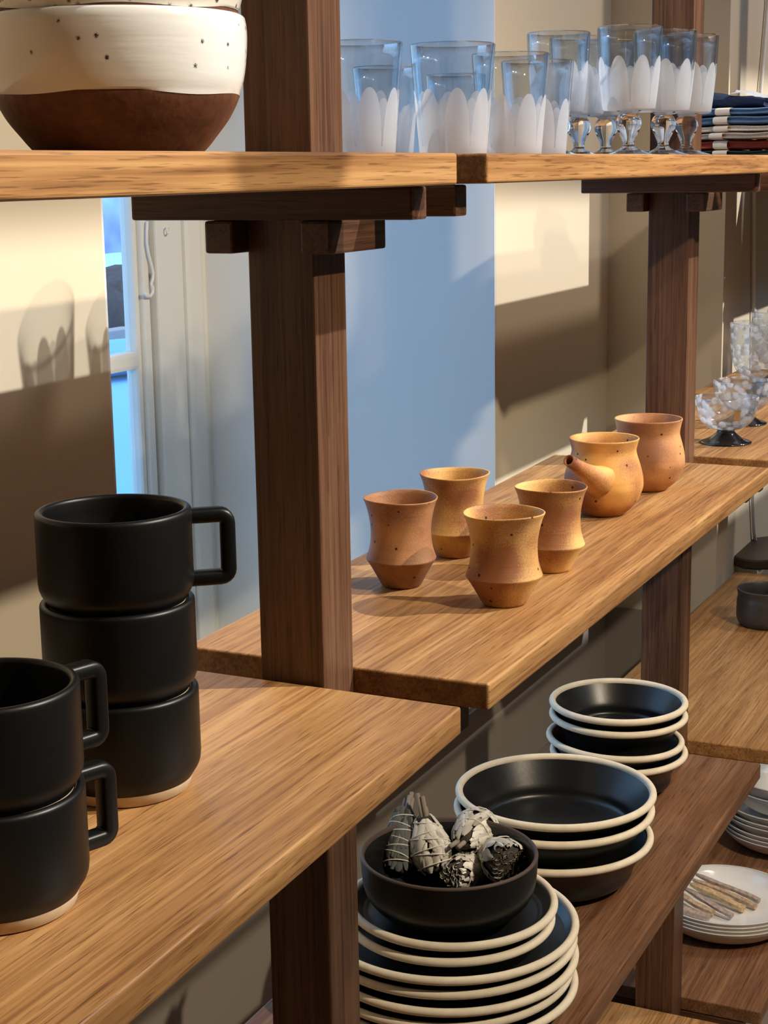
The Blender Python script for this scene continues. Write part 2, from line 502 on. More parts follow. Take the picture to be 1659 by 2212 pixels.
# ------------------------------------------------------------------ outside the window
M_snow_shade = plain('snow', (.34, .64, .92), .9, .1, bump=.3, bscale=.8)  # blue of shaded skylight is mixed into the snow colour
M_hedge = plain('dark_hedge', (.05, .045, .06), .9, .1, var=.6, bscale=9)
M_pink = plain('pink_house', (.55, .42, .42), .9, .1)
M_bark = plain('bark', (.20, .14, .13), .9, .1)
random.seed(5)
GZ = -2.3
V, Fc = [], []
nx, ny = 34, 44
for j in range(ny):
    for i in range(nx):
        x = -20 + 120 * i / (nx - 1); y = 1.9 + 70 * (j / (ny - 1)) ** 1.5
        zz = GZ + .18 * sin(x * .55 + y * .3) * min(1, (y - 1.9) / 6) + .12 * sin(y * .8 + 1.0) * min(1, (y - 1.9) / 6)
        V.append((x, y, zz))
for j in range(ny - 1):
    for i in range(nx - 1):
        a = j * nx + i; Fc.append((a, a + 1, a + nx + 1, a + nx))
g = obj('snow_ground', mesh('snow_ground', V, Fc), M_snow_shade); tag(g, 'snow covered ground outside the window', 'snow', kind='stuff')
def lumpy(name, c, s, mat, label, cat, seed, amp=.18):
    bm = bmesh.new(); bmesh.ops.create_icosphere(bm, subdivisions=4, radius=1)
    rnd = random.Random(seed); ph = [(rnd.uniform(1.5, 6), rnd.uniform(0, 6), rnd.choice((0, 1, 2))) for _ in range(9)]
    for v in bm.verts:
        k = 1 + amp * sum(sin(f * v.co[ax] * 2 + p) for f, p, ax in ph) / 3
        v.co = Vector((v.co.x * s[0] * k, v.co.y * s[1] * k, v.co.z * s[2] * k))
    me = bpy.data.meshes.new(name); bm.to_mesh(me); bm.free()
    me.polygons.foreach_set('use_smooth', [True] * len(me.polygons))
    return tag(obj(name, me, mat, loc=c), label, cat)
def out_at(x, y, dist): return at_depth(x, y, dist)
c = out_at(255, 660, 26); lumpy('hedge', (c.x, c.y, c.z - .1), (1.6, 1.0, .62), M_hedge, 'dark clipped hedge standing in the snow outside', 'hedge', 3)
c = out_at(246, 762, 20); lumpy('snow_mound', (c.x, c.y, c.z - .05), (.9, .6, .22), M_snow_shade, 'rounded snow mound in front of the dark hedge', 'snow', 12, .06)
c = out_at(262, 592, 38); lumpy('snow_bank', (c.x, c.y, c.z - .5), (3.0, 1.5, .75), M_snow_shade, 'long snow bank beyond the dark hedge', 'snow', 21, .05)
c = out_at(250, 735, 23); w_ = obj('garden_kerb', box_mesh('garden_kerb', -.55, .35, -.15, .15, -.5, .16, .02), M_pink, loc=c); tag(w_, 'low pinkish stone kerb half buried in snow', 'kerb')
hill = []
c = out_at(250, 500, 60); lumpy('snow_hill', (c.x, c.y, -3.2), (22, 7, 4.8), plain('hill_snow_shade', (.17, .30, .58), .9, .1, var=.55, bscale=.5), 'broad snowy hillside with trees far outside the window', 'hill', 30, .08)  # dark blue of distant shaded snow is put into the hill colour
# ------------------------------------------------------------------ shelving
ZL = {'top': .0112, 'mid': -.400, 'low': -.820, 'base': -1.228}
TH = .0222
def board(name, z, f0, f1, b0, b1, mat, label, group=None, fr=(0, .36, .72, 1)):
    """plank glued up from staves: front line f0->f1, back line b0->b1 (x, y), top at z"""
    root = empty(name, (f0[0], f0[1], z - TH), 0, label, 'shelf', group)
    for i in range(len(fr) - 1):
        V = []
        for zz in (z - TH, z):
            for (p, q, t) in ((f0, b0, fr[i]), (f1, b1, fr[i]), (f1, b1, fr[i + 1]), (f0, b0, fr[i + 1])):
                V.append((p[0] + (q[0] - p[0]) * t - f0[0], p[1] + (q[1] - p[1]) * t - f0[1], zz - z + TH))
        bm = bmesh.new()
        vs = [bm.verts.new(v) for v in V]
        for q in ((0, 3, 2, 1), (4, 5, 6, 7), (0, 1, 5, 4), (1, 2, 6, 5), (2, 3, 7, 6), (3, 0, 4, 7)): bm.faces.new([vs[k] for k in q])
        bm.edges.ensure_lookup_table()
        outer = []
        inner = []
        for ed in bm.edges:
            ids = {vs.index(v) % 4 for v in ed.verts}
            edge_front = ids <= {0, 1}; edge_back = ids <= {2, 3}
            if (edge_front and i > 0) or (edge_back and i < len(fr) - 2): inner.append(ed)
            else: outer.append(ed)
        bmesh.ops.bevel(bm, geom=outer, offset=.0022, segments=3, profile=.5, affect='EDGES')
        me = bpy.data.meshes.new('stave'); bm.to_mesh(me); bm.free()
        obj('stave', me, mat, root)
    return root
FY, BY = .4605, .766
A1, B0, B1, C0, C1 = 1.102, 1.1595, 2.188, 2.2435, 3.272
def rect(x0, x1, by=BY): return ((x0, FY), (x1, FY), (x0, by), (x1, by))
board('shelf_board', ZL['top'], *rect(.071, A1, .775), M_oak, 'golden oak shelf board carrying the speckled bowls', 'shelf boards')
board('shelf_board', ZL['mid'], (.071, .4307), (1.1008, .4596), (.071, .766), (1.1055, .766), M_oak, 'golden oak shelf board carrying the black mugs', 'shelf boards')
board('shelf_board', ZL['top'], *rect(B0, B1, .775), M_oak, 'oak shelf board carrying the drinking glasses and goblets', 'shelf boards')
board('shelf_board', ZL['mid'], (B0, .4605), (B1, .462), (B0, .742), (B1, .768), M_oak, 'oak shelf board carrying the tan clay cups', 'shelf boards', (0, .42, .57, 1))
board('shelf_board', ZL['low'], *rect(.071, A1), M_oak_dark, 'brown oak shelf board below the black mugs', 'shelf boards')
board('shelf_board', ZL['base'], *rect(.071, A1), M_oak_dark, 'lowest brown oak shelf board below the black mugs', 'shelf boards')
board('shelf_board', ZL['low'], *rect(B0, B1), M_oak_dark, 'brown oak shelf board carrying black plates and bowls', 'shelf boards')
board('shelf_board', ZL['base'], *rect(B0, B1), M_oak, 'empty oak shelf board below the black plates', 'shelf boards')
board('shelf_board', ZL['top'], *rect(C0, C1, .7545), M_oak, 'oak shelf board carrying the folded napkins', 'shelf boards')
board('shelf_board', ZL['mid'], *rect(C0, C1, .7545), M_oak, 'oak shelf board carrying glass bowls with black feet', 'shelf boards')
board('shelf_board', ZL['low'], *rect(C0, C1, .7545), M_oak, 'oak shelf board carrying the dark stoneware cup', 'shelf boards')
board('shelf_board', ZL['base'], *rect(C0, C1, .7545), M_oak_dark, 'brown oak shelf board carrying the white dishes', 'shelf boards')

board('shelf_board', ZL['top'], *rect(3.328, 4.36, .7545), M_oak, 'unseen oak shelf board added past the napkins to shade the wall', 'shelf boards')  # out of view, added so its shadow falls on the back wall
PY0, PY1 = .5797, .6365
def post(x0, label):
    x1 = x0 + .0530
    root = empty('shelf_post', (x0, PY0, ZF), 0, label, 'post', 'upright shelf posts')
    def part(name, a, b, c, d, e_, f_, mat, bev=.0022):
        return obj(name, box_mesh(name, a - x0, b - x0, c - PY0, d - PY0, e_ - ZF, f_ - ZF, bev), mat, root)
    part('upright', x0, x1, PY0, PY1, ZF, 1.35, M_post, .0015)
    for k in ('top', 'mid', 'low', 'base'):
        zt = ZL[k] - TH - .0006
        part('cross_bar', x0 - .0265, x0 - .0005, .486, .7237, zt - .0235, zt, M_barY)
        part('cross_bar', x1 + .0005, x1 + .0225, .486, .7237, zt - .0235, zt, M_barY)
        zt -= .0240
        part('clamp_block', x0 - .022, x1 + .0205, PY0 - .0258, PY0 - .0003, zt - .0245, zt, M_barX)
        part('clamp_block', x0 - .022, x1 + .0205, PY1 + .0003, PY1 + .0248, zt - .0245, zt, M_barX)
    return root
post(.0165, 'square dark oak post at the near end of the shelving')
post(1.106, 'square dark oak post beside the black mugs')
post(2.1900, 'square dark oak post behind the clay jar')
post(3.2735, 'square dark oak post out of view, added for its shadow')  # unseen post added with the far board to cast shade

# ------------------------------------------------------------------ black stacking mugs
def mug_meshes():
    R, H = .0503, .0695
    foot = [(0, .0), (.0405, .0), (.0425, .0015), (.0445, .0085)]
    body = ([(.0445, .0085)] + [(.0462, .0115), (.0485, .0150), (.0498, .0185)] + [(R, .023), (R, H - .006)]
            + arc(R - .0028, H - .0028, .0028, 0, 180, 8) + [(R - .0058, H - .010), (R - .0062, .015), (R - .012, .009), (0, .009)])
    w, a = .0050, .0062
    zt, zb_, ro, re = .0612, .0192, .0055, .0178
    path = [(R - .002, zt), (R + .010, zt)] + [(R + re + ro * sin(t), zt - ro + ro * cos(t)) for t in [pi / 2 * k / 5 for k in range(6)]] \
        + [(R + re + ro * cos(t), zb_ + ro - ro * sin(t)) for t in [pi / 2 * k / 5 for k in range(6)]] + [(R + .010, zb_), (R - .003, zb_)]
    V, Fc = [], []
    n = 16
    for i, (px, pz) in enumerate(path):
        q0 = path[max(i - 1, 0)]; q1 = path[min(i + 1, len(path) - 1)]
        t = Vector((q1[0] - q0[0], 0, q1[1] - q0[1])).normalized(); nn = Vector((-t.z, 0, t.x))
        for k in range(n):
            an = 2 * pi * k / n
            c_, s_ = cos(an), sin(an)
            e_ = .55
            u = math.copysign(abs(c_) ** e_, c_) * w; v = math.copysign(abs(s_) ** e_, s_) * a
            V.append(Vector((px, 0, pz)) + nn * u + Vector((0, 1, 0)) * v)
    for i in range(len(path) - 1):
        for k in range(n):
            k2 = (k + 1) % n; Fc.append((i * n + k, i * n + k2, (i + 1) * n + k2, (i + 1) * n + k))
    return lathe('mug_foot', foot, 96), lathe('mug_body', body, 96), mesh('mug_handle', V, Fc)
MF, MB, MH = mug_meshes()
def mug(loc, rz, label):
    r = empty('stacking_mug', loc, rz, label, 'mug', 'black stacking mugs')
    obj('body', MB, M_black, r); obj('clay_foot', MF, M_tanclay, r)['label'] = 'bare tan clay foot ring'; obj('handle', MH, M_black, r)
    return r
PITCH_M = .0600
c1 = on_z(244, 1097, ZL['mid'] + 2 * PITCH_M + .0695)
hz = atan2(-.78, .62)
for k, lb in enumerate(('bottom black mug of the stack of three', 'middle black mug of the stack of three', 'top black mug of the stack of three, handle over the post side')):
    mug((c1.x, c1.y, ZL['mid'] + k * PITCH_M), hz if k == 2 else .62 - .05 * k, lb)
c2 = on_z(-30, 1475, ZL['mid'] + PITCH_M + .0695)
for k, lb in enumerate(('bottom black mug of the stack of two', 'top black mug of the stack of two')):
    mug((c2.x, c2.y, ZL['mid'] + k * PITCH_M), -.30 - .06 * (1 - k), lb)

# ------------------------------------------------------------------ speckled bowls on the top shelf
M_spk = speckled_glaze('speckled_white_glaze', (.77, .775, .77), (.06, .045, .035), 70, .085, .105)
M_spk2 = speckled_glaze('dense_speckled_glaze', (.70, .67, .60), (.05, .04, .03), 120, .16, .24)
M_brown = plain('brown_stoneware', (.115, .042, .022), .55, .35, bump=.25, bscale=150, var=.25)
def deep_bowl(loc, mat, label, seed):
    root = empty('stoneware_bowl', loc, 0, label, 'bowl', 'speckled stoneware bowls')
    low = smooth_prof([(.0500, 0), (.0553, .005), (.0615, .0125), (.0685, .0215), (.0738, .031), (.0757, .0362)], 5)
    up = smooth_prof([(.0757, .0362), (.0785, .045), (.0805, .057), (.0815, .0705), (.0812, .0785)], 5)
    up += arc(.0772, .0805, .0038, 10, 175, 8)[1:] + smooth_prof([(.0732, .077), (.071, .06), (.062, .03), (.03, .012), (0, .010)], 5)
    w = lambda a, r, z: (.0004 * sin(3 * a + seed), .0010 * sin(2 * a + seed) + .0012 * sin(5 * a + 2 * seed) if abs(z - .0362) < 1e-6 else 0)
    obj('glazed_wall', lathe('bowl_wall', up, 96, w), mat, root)
    obj('clay_base', lathe('bowl_base', [(0, 0)] + low, 96, w), M_brown, root)['label'] = 'unglazed red-brown lower part'
    return root
cb = on_y(262, 318, .60)
deep_bowl((cb.x, cb.y, ZL['top']), M_spk, 'white glazed bowl with brown base standing on the top shelf', 1)
deep_bowl((cb.x, cb.y, ZL['top'] + .0495), M_spk2, 'densely speckled bowl nested in the white bowl', 4)

# ------------------------------------------------------------------ tumblers and goblets
def open_glass(name, R0, R1, H, base, mat_out, zb_=0.0, bulge=0.0):
    """outer wall (etched material) and inner wall (clear) of one glass as one mesh"""
    out = [(0, zb_), (R0 - .002, zb_), (R0, zb_ + .002)]
    for k in range(1, 9):
        t = k / 8; out.append((R0 + (R1 - R0) * t + bulge * sin(pi * t), zb_ + .002 + (H - .0035) * t))
    inn = [(R1 - .0012, zb_ + H)]
    for k in range(7, -1, -1):
        t = k / 8; inn.append((R0 + (R1 - R0) * t + bulge * sin(pi * t) - .0026, max(zb_ + .002 + (H - .0035) * t, zb_ + base)))
    inn.append((0, zb_ + base))
    V1, F1 = lathe_data(out, 64); V2, F2 = lathe_data([out[-1]] + inn, 64)
    me = mesh(name, V1 + V2, F1 + [tuple(i + len(V1) for i in f) for f in F2])
    me.materials.append(mat_out); me.materials.append(M_clear)
    me.polygons.foreach_set('material_index', [0] * len(F1) + [1] * len(F2))
    return me
M_pet_t = petal_glass('petal_tumbler_glass', 8, 0, .011, .066, .056)
M_pet_s = petal_glass('petal_small_glass', 8, 0, .010, .054, .046)
M_pet_g = petal_glass('petal_goblet_glass', 8, .054, .009, .062, .050)
ME_T = open_glass('tumbler', .0335, .0425, .110, .012, M_pet_t)
ME_S = open_glass('small_tumbler', .0270, .0340, .092, .011, M_pet_s)
def stand(px, dep):
    p = at_depth(px, 332, dep); return (p.x, p.y, ZL['top'] + .0003)
GT = 'petal etched tumblers on the top shelf'
for (nm, me, px, dep, rz, lb) in (
        ('tumbler', ME_T, 780, 1.61, .3, 'clear tumbler with frosted petals next to the dark post'),
        ('tumbler', ME_S, 836, 1.70, .9, 'smaller frosted petal tumbler behind the one by the post'),
        ('tumbler', ME_T, 979, 1.65, .12, 'large clear tumbler with frosted petals at the board end'),
        ('tumbler', ME_S, 985, 1.855, 1.4, 'small frosted petal tumbler behind the large one at the board end'),
        ('tumbler', ME_T, 1103, 1.80, .5, 'clear frosted petal tumbler in the middle of the tumbler row'),
        ('tumbler', ME_T, 1160, 1.93, .2, 'clear frosted petal tumbler closest to the goblets')):
    tag(obj(nm, me, loc=stand(px, dep), rz=rz), lb, 'glass', GT)
ME_GB = open_glass('goblet_cup', .0315, .0390, .097, .010, M_pet_g, .054, .0012)
stem_p = smooth_prof([(.0340, .0), (.0345, .0012), (.0300, .003), (.0150, .0075), (.0085, .011), (.0068, .015), (.0085, .021), (.0132, .031), (.0155, .039), (.0135, .0465), (.0105, .0505), (.0150, .0538)], 5)
ME_GS = lathe('goblet_stem', [(0, 0)] + stem_p + [(0, .0538)], 48)
def goblet(px, dep, rz, lb):
    r = empty('goblet', stand(px, dep), rz, lb, 'glass', 'petal etched goblets on the top shelf')
    obj('cup', ME_GB, None, r); obj('stem', ME_GS, M_stemglass, r)
goblet(1205, 2.05, .4, 'frosted petal goblet right behind the last tumbler')
goblet(1250, 2.13, 1.0, 'frosted petal goblet second behind the tumblers')
goblet(1308, 2.205, .2, 'frosted petal goblet at the back with its stem in the open')
goblet(1357, 1.98, .33, 'tallest looking frosted petal goblet standing in front of the others')
goblet(1432, 2.05, .7, 'frosted petal goblet standing before the far post')
goblet(1481, 2.13, .1, 'frosted petal goblet beside the folded napkins')

# ------------------------------------------------------------------ folded napkins
def napkin(z, h, w, d, mat, label, seed, dx=0.0, fold=2):
    c0 = at_depth(1612, 320, 2.50)
    root = empty('folded_napkin', (c0.x + dx, c0.y, z), radians(-16 + 5 * sin(seed * 2.1)), label, 'napkin', 'folded napkins in a stack')
    V, Fc = [], []
    nu, nv = 40, 18
    rnd = random.Random(seed); p1, p2 = rnd.uniform(0, 6), rnd.uniform(0, 6)
    for i in range(nu):
        a = 2 * pi * i / nu
        for j in range(nv):
            y = -w / 2 + w * j / (nv - 1)
            pinch = 1 - .22 * math.exp(-((y - .01) / .018) ** 2)
            ca, sa = cos(a), sin(a)
            x = d / 2 * math.copysign(abs(ca) ** .28, ca)
            zz = h / 2 * pinch * math.copysign(abs(sa) ** .55, sa)
            zz += .0012 * sin(y * 60 + p1) * (1 if sa > 0 else .2)
            if abs(ca) > .8: x += -math.copysign(.004, ca) * (1 - abs(sa) * 2.0) * (1 if abs(sa) < .3 else 0)
            V.append((x, y, zz + h / 2))
    for i in range(nu):
        i2 = (i + 1) % nu
        for j in range(nv - 1): Fc.append((i * nv + j, i * nv + j + 1, i2 * nv + j + 1, i2 * nv + j))
    for j in (0, nv - 1): Fc.append(tuple((i * nv + j) for i in (range(nu) if j else range(nu - 1, -1, -1))))
    obj('cloth', mesh('napkin_cloth', V, Fc), mat, root)
    bw = .024
    V, Fc = [], []
    for i in range(nu):
        a = 2 * pi * i / nu; ca, sa = cos(a), sin(a)
        for y in (.01 - bw / 2, .01 + bw / 2):
            V.append(((d / 2 + .0012) * math.copysign(abs(ca) ** .28, ca), y, (h * .84 / 2 + .001) * math.copysign(abs(sa) ** .55, sa) + h / 2 + .0005 * (1 if sa > 0 else 0)))
    for i in range(nu):
        i2 = (i + 1) % nu; Fc.append((i * 2, i * 2 + 1, i2 * 2 + 1, i2 * 2))
    obj('paper_band', mesh('napkin_band', V, Fc), M_paper, root)
def linen(n, c): return plain(n, c, .9, .1, bump=.4, bscale=420, var=.12)
z = ZL['top'] + .0005
for (h, col, lb, dx) in ((.0095, (.045, .055, .04), 'dark green folded napkin at the bottom of the stack', .0), (.0150, (.30, .055, .035), 'rust red folded napkin in the stack', .004),
                         (.0105, (.50, .42, .33), 'taupe folded napkin in the middle of the stack', -.003), (.0105, (.66, .58, .46), 'cream folded napkin in the stack', .003),
                         (.0130, (.09, .16, .26), 'steel blue folded napkin in the stack', .0), (.0120, (.10, .18, .30), 'lighter blue folded napkin under the navy bag', .004)):
    napkin(z, h, .20, .13, linen('linen_' + lb.split()[0] + lb.split()[1], col), lb, int(h * 1e5) % 17 + len(lb), dx)
    z += h * .985 + .0004
# navy drawstring bag on top
c0 = at_depth(1590, 200, 2.5)
bag = empty('drawstring_bag', (c0.x, c0.y, z), radians(-10), 'navy cloth bag with pale ribbon on the napkin stack', 'bag')
V, Fc = [], []
nu, nv = 28, 14
for i in range(nu):
    a = 2 * pi * i / nu
    for j in range(nv):
        t = j / (nv - 1); y = .075 - .14 * t
        hh = .0095 * (1 - t) ** .6 + .0045 + .0012 * sin(9 * t)
        ww = .054 * (1 - .12 * t) + .003 * sin(7 * t)
        V.append((ww * math.copysign(abs(cos(a)) ** .35, cos(a)), y, hh * (1 + math.copysign(abs(sin(a)) ** .6, sin(a))) * .9 + .002 * sin(5 * a + 9 * t)*(1 if sin(a)>0 else 0)))
for i in range(nu):
    i2 = (i + 1) % nu
    for j in range(nv - 1): Fc.append((i * nv + j, i * nv + j + 1, i2 * nv + j + 1, i2 * nv + j))
Fc.append(tuple(i * nv for i in range(nu - 1, -1, -1))); Fc.append(tuple(i * nv + nv - 1 for i in range(nu)))
obj('cloth', mesh('bag_cloth', V, Fc), linen('navy_cloth', (.018, .028, .06)), bag)
for s in (-1, 1):
    pts = [(-.02 + s * .012, -.005 - .011 * k, .0225 - .0014 * k + .0025 * sin(k * 1.1 + s)) for k in range(7)]
    V, Fc = [], []
    for p in pts: V += [(p[0] - .007, p[1], p[2]), (p[0] + .007, p[1] + s * .004, p[2] + .003)]
    for k in range(len(pts) - 1): Fc.append((2 * k, 2 * k + 1, 2 * k + 3, 2 * k + 2))
    obj('ribbon', mesh('ribbon', V, Fc), plain('pale_ribbon', (.45, .47, .52), .6, .3), bag)

# ------------------------------------------------------------------ tan clay cups, pourer and jar
def ridge_cup(c, H, R, mat, label, seed, rz=0):
    s = R / .0379; h = H / .087
    prof = [(0, .0), (.0190 * s, .0), (.0206 * s, .0012 * h)] + smooth_prof([(.0206 * s, .0012 * h), (.0254 * s, .010 * h), (.0312 * s, .0200 * h), (.0358 * s, .0272 * h)], 4)[1:]
    prof += smooth_prof([(.0358 * s, .0278 * h), (.0342 * s, .0320 * h), (.0318 * s, .041 * h), (.0308 * s, .054 * h), (.0319 * s, .066 * h), (.0349 * s, .079 * h), (.0377 * s, .0858 * h)], 5)
    prof += [(.0379 * s, .0866 * h), (.0374 * s, .0872 * h), (.0364 * s, .0868 * h)]
    prof += smooth_prof([(.0350 * s, .083 * h), (.0325 * s, .074 * h), (.0300 * s, .060 * h), (.0288 * s, .050 * h), (.0295 * s, .034 * h), (.0265 * s, .022 * h), (.018 * s, .007 * h), (0, .005 * h)], 4)
    w = lambda a, r, z: (.0005 * sin(2 * a + seed) * (r / .03), .0006 * sin(2 * a + seed * 2) * (z / .08))
    o = obj('clay_cup', lathe('clay_cup', prof, 80, w), mat, loc=(c.x, c.y, ZL['mid'] + .0002), rz=rz)
    return tag(o, label, 'cup', 'ridged tan clay cups')
TAN, RUS = (.66, .40, .135), (.28, .11, .045)
ridge_cup(on_z(865, 1074, ZL['mid'] + .088), .088, .0370, clay_flash('clay_rust', (.46, .23, .10), (.22, .09, .045), 3.0), 'rust brown ridged clay cup beside the dark post', 1)
ridge_cup(on_z(982, 1022, ZL['mid'] + .088), .088, .0371, clay_flash('clay_tan_a', TAN, RUS, 6.1), 'tan ridged clay cup behind the rust brown cup', 2)
ridge_cup(on_z(1089, 1106, ZL['mid'] + .0875), .0875, .0379, clay_flash('clay_tan_b', TAN, RUS, 9.4), 'tan ridged clay cup at the front of the four', 3)
ridge_cup(on_z(1190, 1050, ZL['mid'] + .0865), .0865, .0361, clay_flash('clay_tan_c', TAN, RUS, 1.8), 'tan ridged clay cup in front of the spouted pot', 4)
M_pot = clay_flash('clay_orange', (.70, .37, .11), (.27, .095, .04), 4.4)
M_pot2 = clay_flash('clay_jar', (.58, .29, .12), (.27, .115, .055), 7.7)
def pot_prof(rim, H, neck, zn, bulge, zb_, base):
    out = [(0, 0), (base - .002, 0)] + smooth_prof([(base, .001), (base + (bulge - base) * .62, zb_ * .35), (bulge * .985, zb_ * .75), (bulge, zb_), (bulge * .975, zb_ * 1.22), ((bulge + neck) / 2, (zb_ + zn) / 2 + .003), (neck, zn), ((neck + rim) / 2 - .0005, (zn + H) / 2), (rim, H - .001)], 5)
    out += [(rim - .0006, H), (rim - .0022, H - .0008)]
    out += smooth_prof([(neck - .003, zn), (bulge - .005, zb_), (base, .008), (0, .005)], 6)
    return out
cp = on_z(1305, 945, ZL['mid'] + .0905)
pot = empty('clay_pourer', (cp.x, cp.y, ZL['mid'] + .0002), 0, 'orange clay pouring pot with a short side spout', 'pot')
obj('body', lathe('pourer_body', pot_prof(.0410, .0905, .0378, .074, .0462, .040, .0255), 80), M_pot, pot)
dpt = FWD.dot(cp)
tip = at_depth(1228, 994, dpt - .078); root_ = at_depth(1296, 1040, dpt - .030)
o0 = Vector(pot.location)
sp = [root_ + (tip - root_) * t for t in (0, .15, .3, .5, .75, 1.0)]
rr = [.0200, .0155, .0118, .0092, .0074, .0066]
sax = (tip - root_).normalized()
me = tube('spout', [p - o0 for p in sp] + [tip - sax * .001 - o0, tip - sax * .014 - o0], rr + [.0050, .0047], 28, cap=True, axis=sax)
obj('spout', me, M_pot, pot)
cj = on_z(1401, 903, ZL['mid'] + .0905)
tag(obj('clay_jar', lathe('clay_jar', pot_prof(.0425, .0905, .0392, .071, .0460, .040, .0250), 80), M_pot2, loc=(cj.x, cj.y, ZL['mid'] + .0002)),
    'brown clay jar with a flared neck behind the spouted pot', 'jar')

# ------------------------------------------------------------------ black plates and bowls with bare clay rims
def ware(kind):
    if kind == 'plate_small': R, H, b = .1045, .021, .070
    elif kind == 'plate_large': R, H, b = .1315, .024, .088
    elif kind == 'bowl_big': R, H, b = .1165, .060, .066
    elif kind == 'bowl_small': R, H, b = .0920, .056, .048
    rr = .0042 if 'plate' in kind else .0044
    zc = H - rr
    rim = arc(R - rr, zc, rr, -75, 200, 14)
    if 'plate' in kind:
        under = [(0, .0015), (b - .004, .0015), (b - .003, 0), (b, 0), (b + .002, .003), (R - .014, H * .45), rim[0]]
        inside = [rim[-1], (R - .016, .0085), (R - .024, .0062), (0, .0055)]
    else:
        under = [(0, .0015), (b - .004, .0015), (b - .003, 0), (b, 0)] + smooth_prof([(b, .002), (b + (R - b) * .45, H * .17), (R - .021, H * .45), (R - .0115, H * .72), rim[0]], 5)
        inside = smooth_prof([rim[-1], (R - .0150, H * .72), (R - .0255, H * .42), (b + (R - b) * .35, H * .2), (b * .7, .0085), (0, .007)], 5)
    return lathe(kind + '_under', under, 96), lathe(kind + '_inside', inside, 96), lathe(kind + '_rim', rim, 96), R, H
WARE = {k: ware(k) for k in ('plate_small', 'plate_large', 'bowl_big', 'bowl_small')}
def black_ware(name, kind, loc, label, cat, group, tilt=(0, 0)):
    u, i_, r_, R, H = WARE[kind]
    root = empty(name, loc, 0, label, cat, group)
    root.rotation_euler = (tilt[0], tilt[1], 0)
    obj('underside', u, M_black2, root); obj('inside', i_, M_black2, root); obj('clay_rim', r_, M_clay, root)['label'] = 'bare cream clay rim'
    return root
zl = ZL['low'] + .0002
ordn = ('bottom', 'second', 'third', 'fourth', 'fifth')
for k in range(5):
    z = zl + .0075 + .0152 * k
    if k == 0: z = zl
    j = ((.0, .0), (-.003, .004), (-.002, -.001), (.002, .002), (.001, .0))[k]
    zz = zl + .0152 * k
    black_ware('dinner_plate', 'plate_large', (1.408 + j[0], .6045 + j[1], zz), '%s large black dinner plate counted up from the shelf' % ordn[k].capitalize(), 'plate', 'black plates under the sage bowl')
for k in range(2):
    zz = zl + .0152 * 4 + .0115 + .0042 + .0152 * k
    black_ware('side_plate', 'plate_small', (1.396 + .002 * k, .5965 - .002 * k, zz), ('lower smaller black plate above the large plates', 'smaller black plate directly under the sage bowl')[k], 'plate', 'black plates under the sage bowl')
ztop = zl + .0152 * 5 + .0157
cs = on_z(970, 1838, zl + .166)
sb = empty('black_bowl', (cs.x, cs.y, ztop + .0058), 0, 'black bowl with a dark rim holding sage bundles', 'bowl')
Rb, Hb = .0872, zl + .166 - ztop - .0058
prof_u = [(0, .001), (.046, .001), (.048, 0), (.050, .001)] + smooth_prof([(.050, .003), (.064, .010), (.0775, .0215), (.0845, .037), (Rb, Hb - .0025)], 6)
obj('outside', lathe('sagebowl_out', prof_u, 96), M_black2, sb)
obj('rim', lathe('sagebowl_rim', [prof_u[-1]] + arc(Rb - .0019, Hb - .0019, .0019, 0, 180, 6) + [(Rb - .0042, Hb - .004)], 96), M_brownrim, sb)
obj('inside', lathe('sagebowl_in', smooth_prof([(Rb - .0042, Hb - .004), (.0795, .035), (.071, .020), (.055, .010), (.030, .006), (0, .0055)], 6), 96), M_black2, sb)

cbig = on_z(1200, 1699, zl + .115)
for k, (dz, dx, dy, tx, ty, lb) in enumerate(((0, .002, .003, 0, 0, 'bottom large black bowl of the stack of three'), (.036, -.003, .001, .004, -.003, 'middle large black bowl of the stack of three'), (.0545, 0, 0, 0, 0, 'top large black bowl of the stack of three'))):
    black_ware('large_bowl', 'bowl_big', (cbig.x + dx, cbig.y + dy, zl + dz), lb, 'bowl', 'large black bowls', (tx, ty))
csm = on_z(1336, 1507, zl + .127)
for k, (dz, dx, dy, tx, ty, lb) in enumerate(((0, .004, .0, 0, 0, 'bottom small black bowl of the stack of four'), (.020, -.004, .005, .035, .03, 'second small black bowl of the stack of four, tilted'), (.0525, .0, .0, .0, .01, 'third small black bowl of the stack of four'), (.0705, 0, 0, 0, 0, 'top small black bowl of the stack of four'))):
    black_ware('small_bowl', 'bowl_small', (csm.x + dx, csm.y + dy, zl + dz), lb, 'bowl', 'small black bowls', (tx, ty))

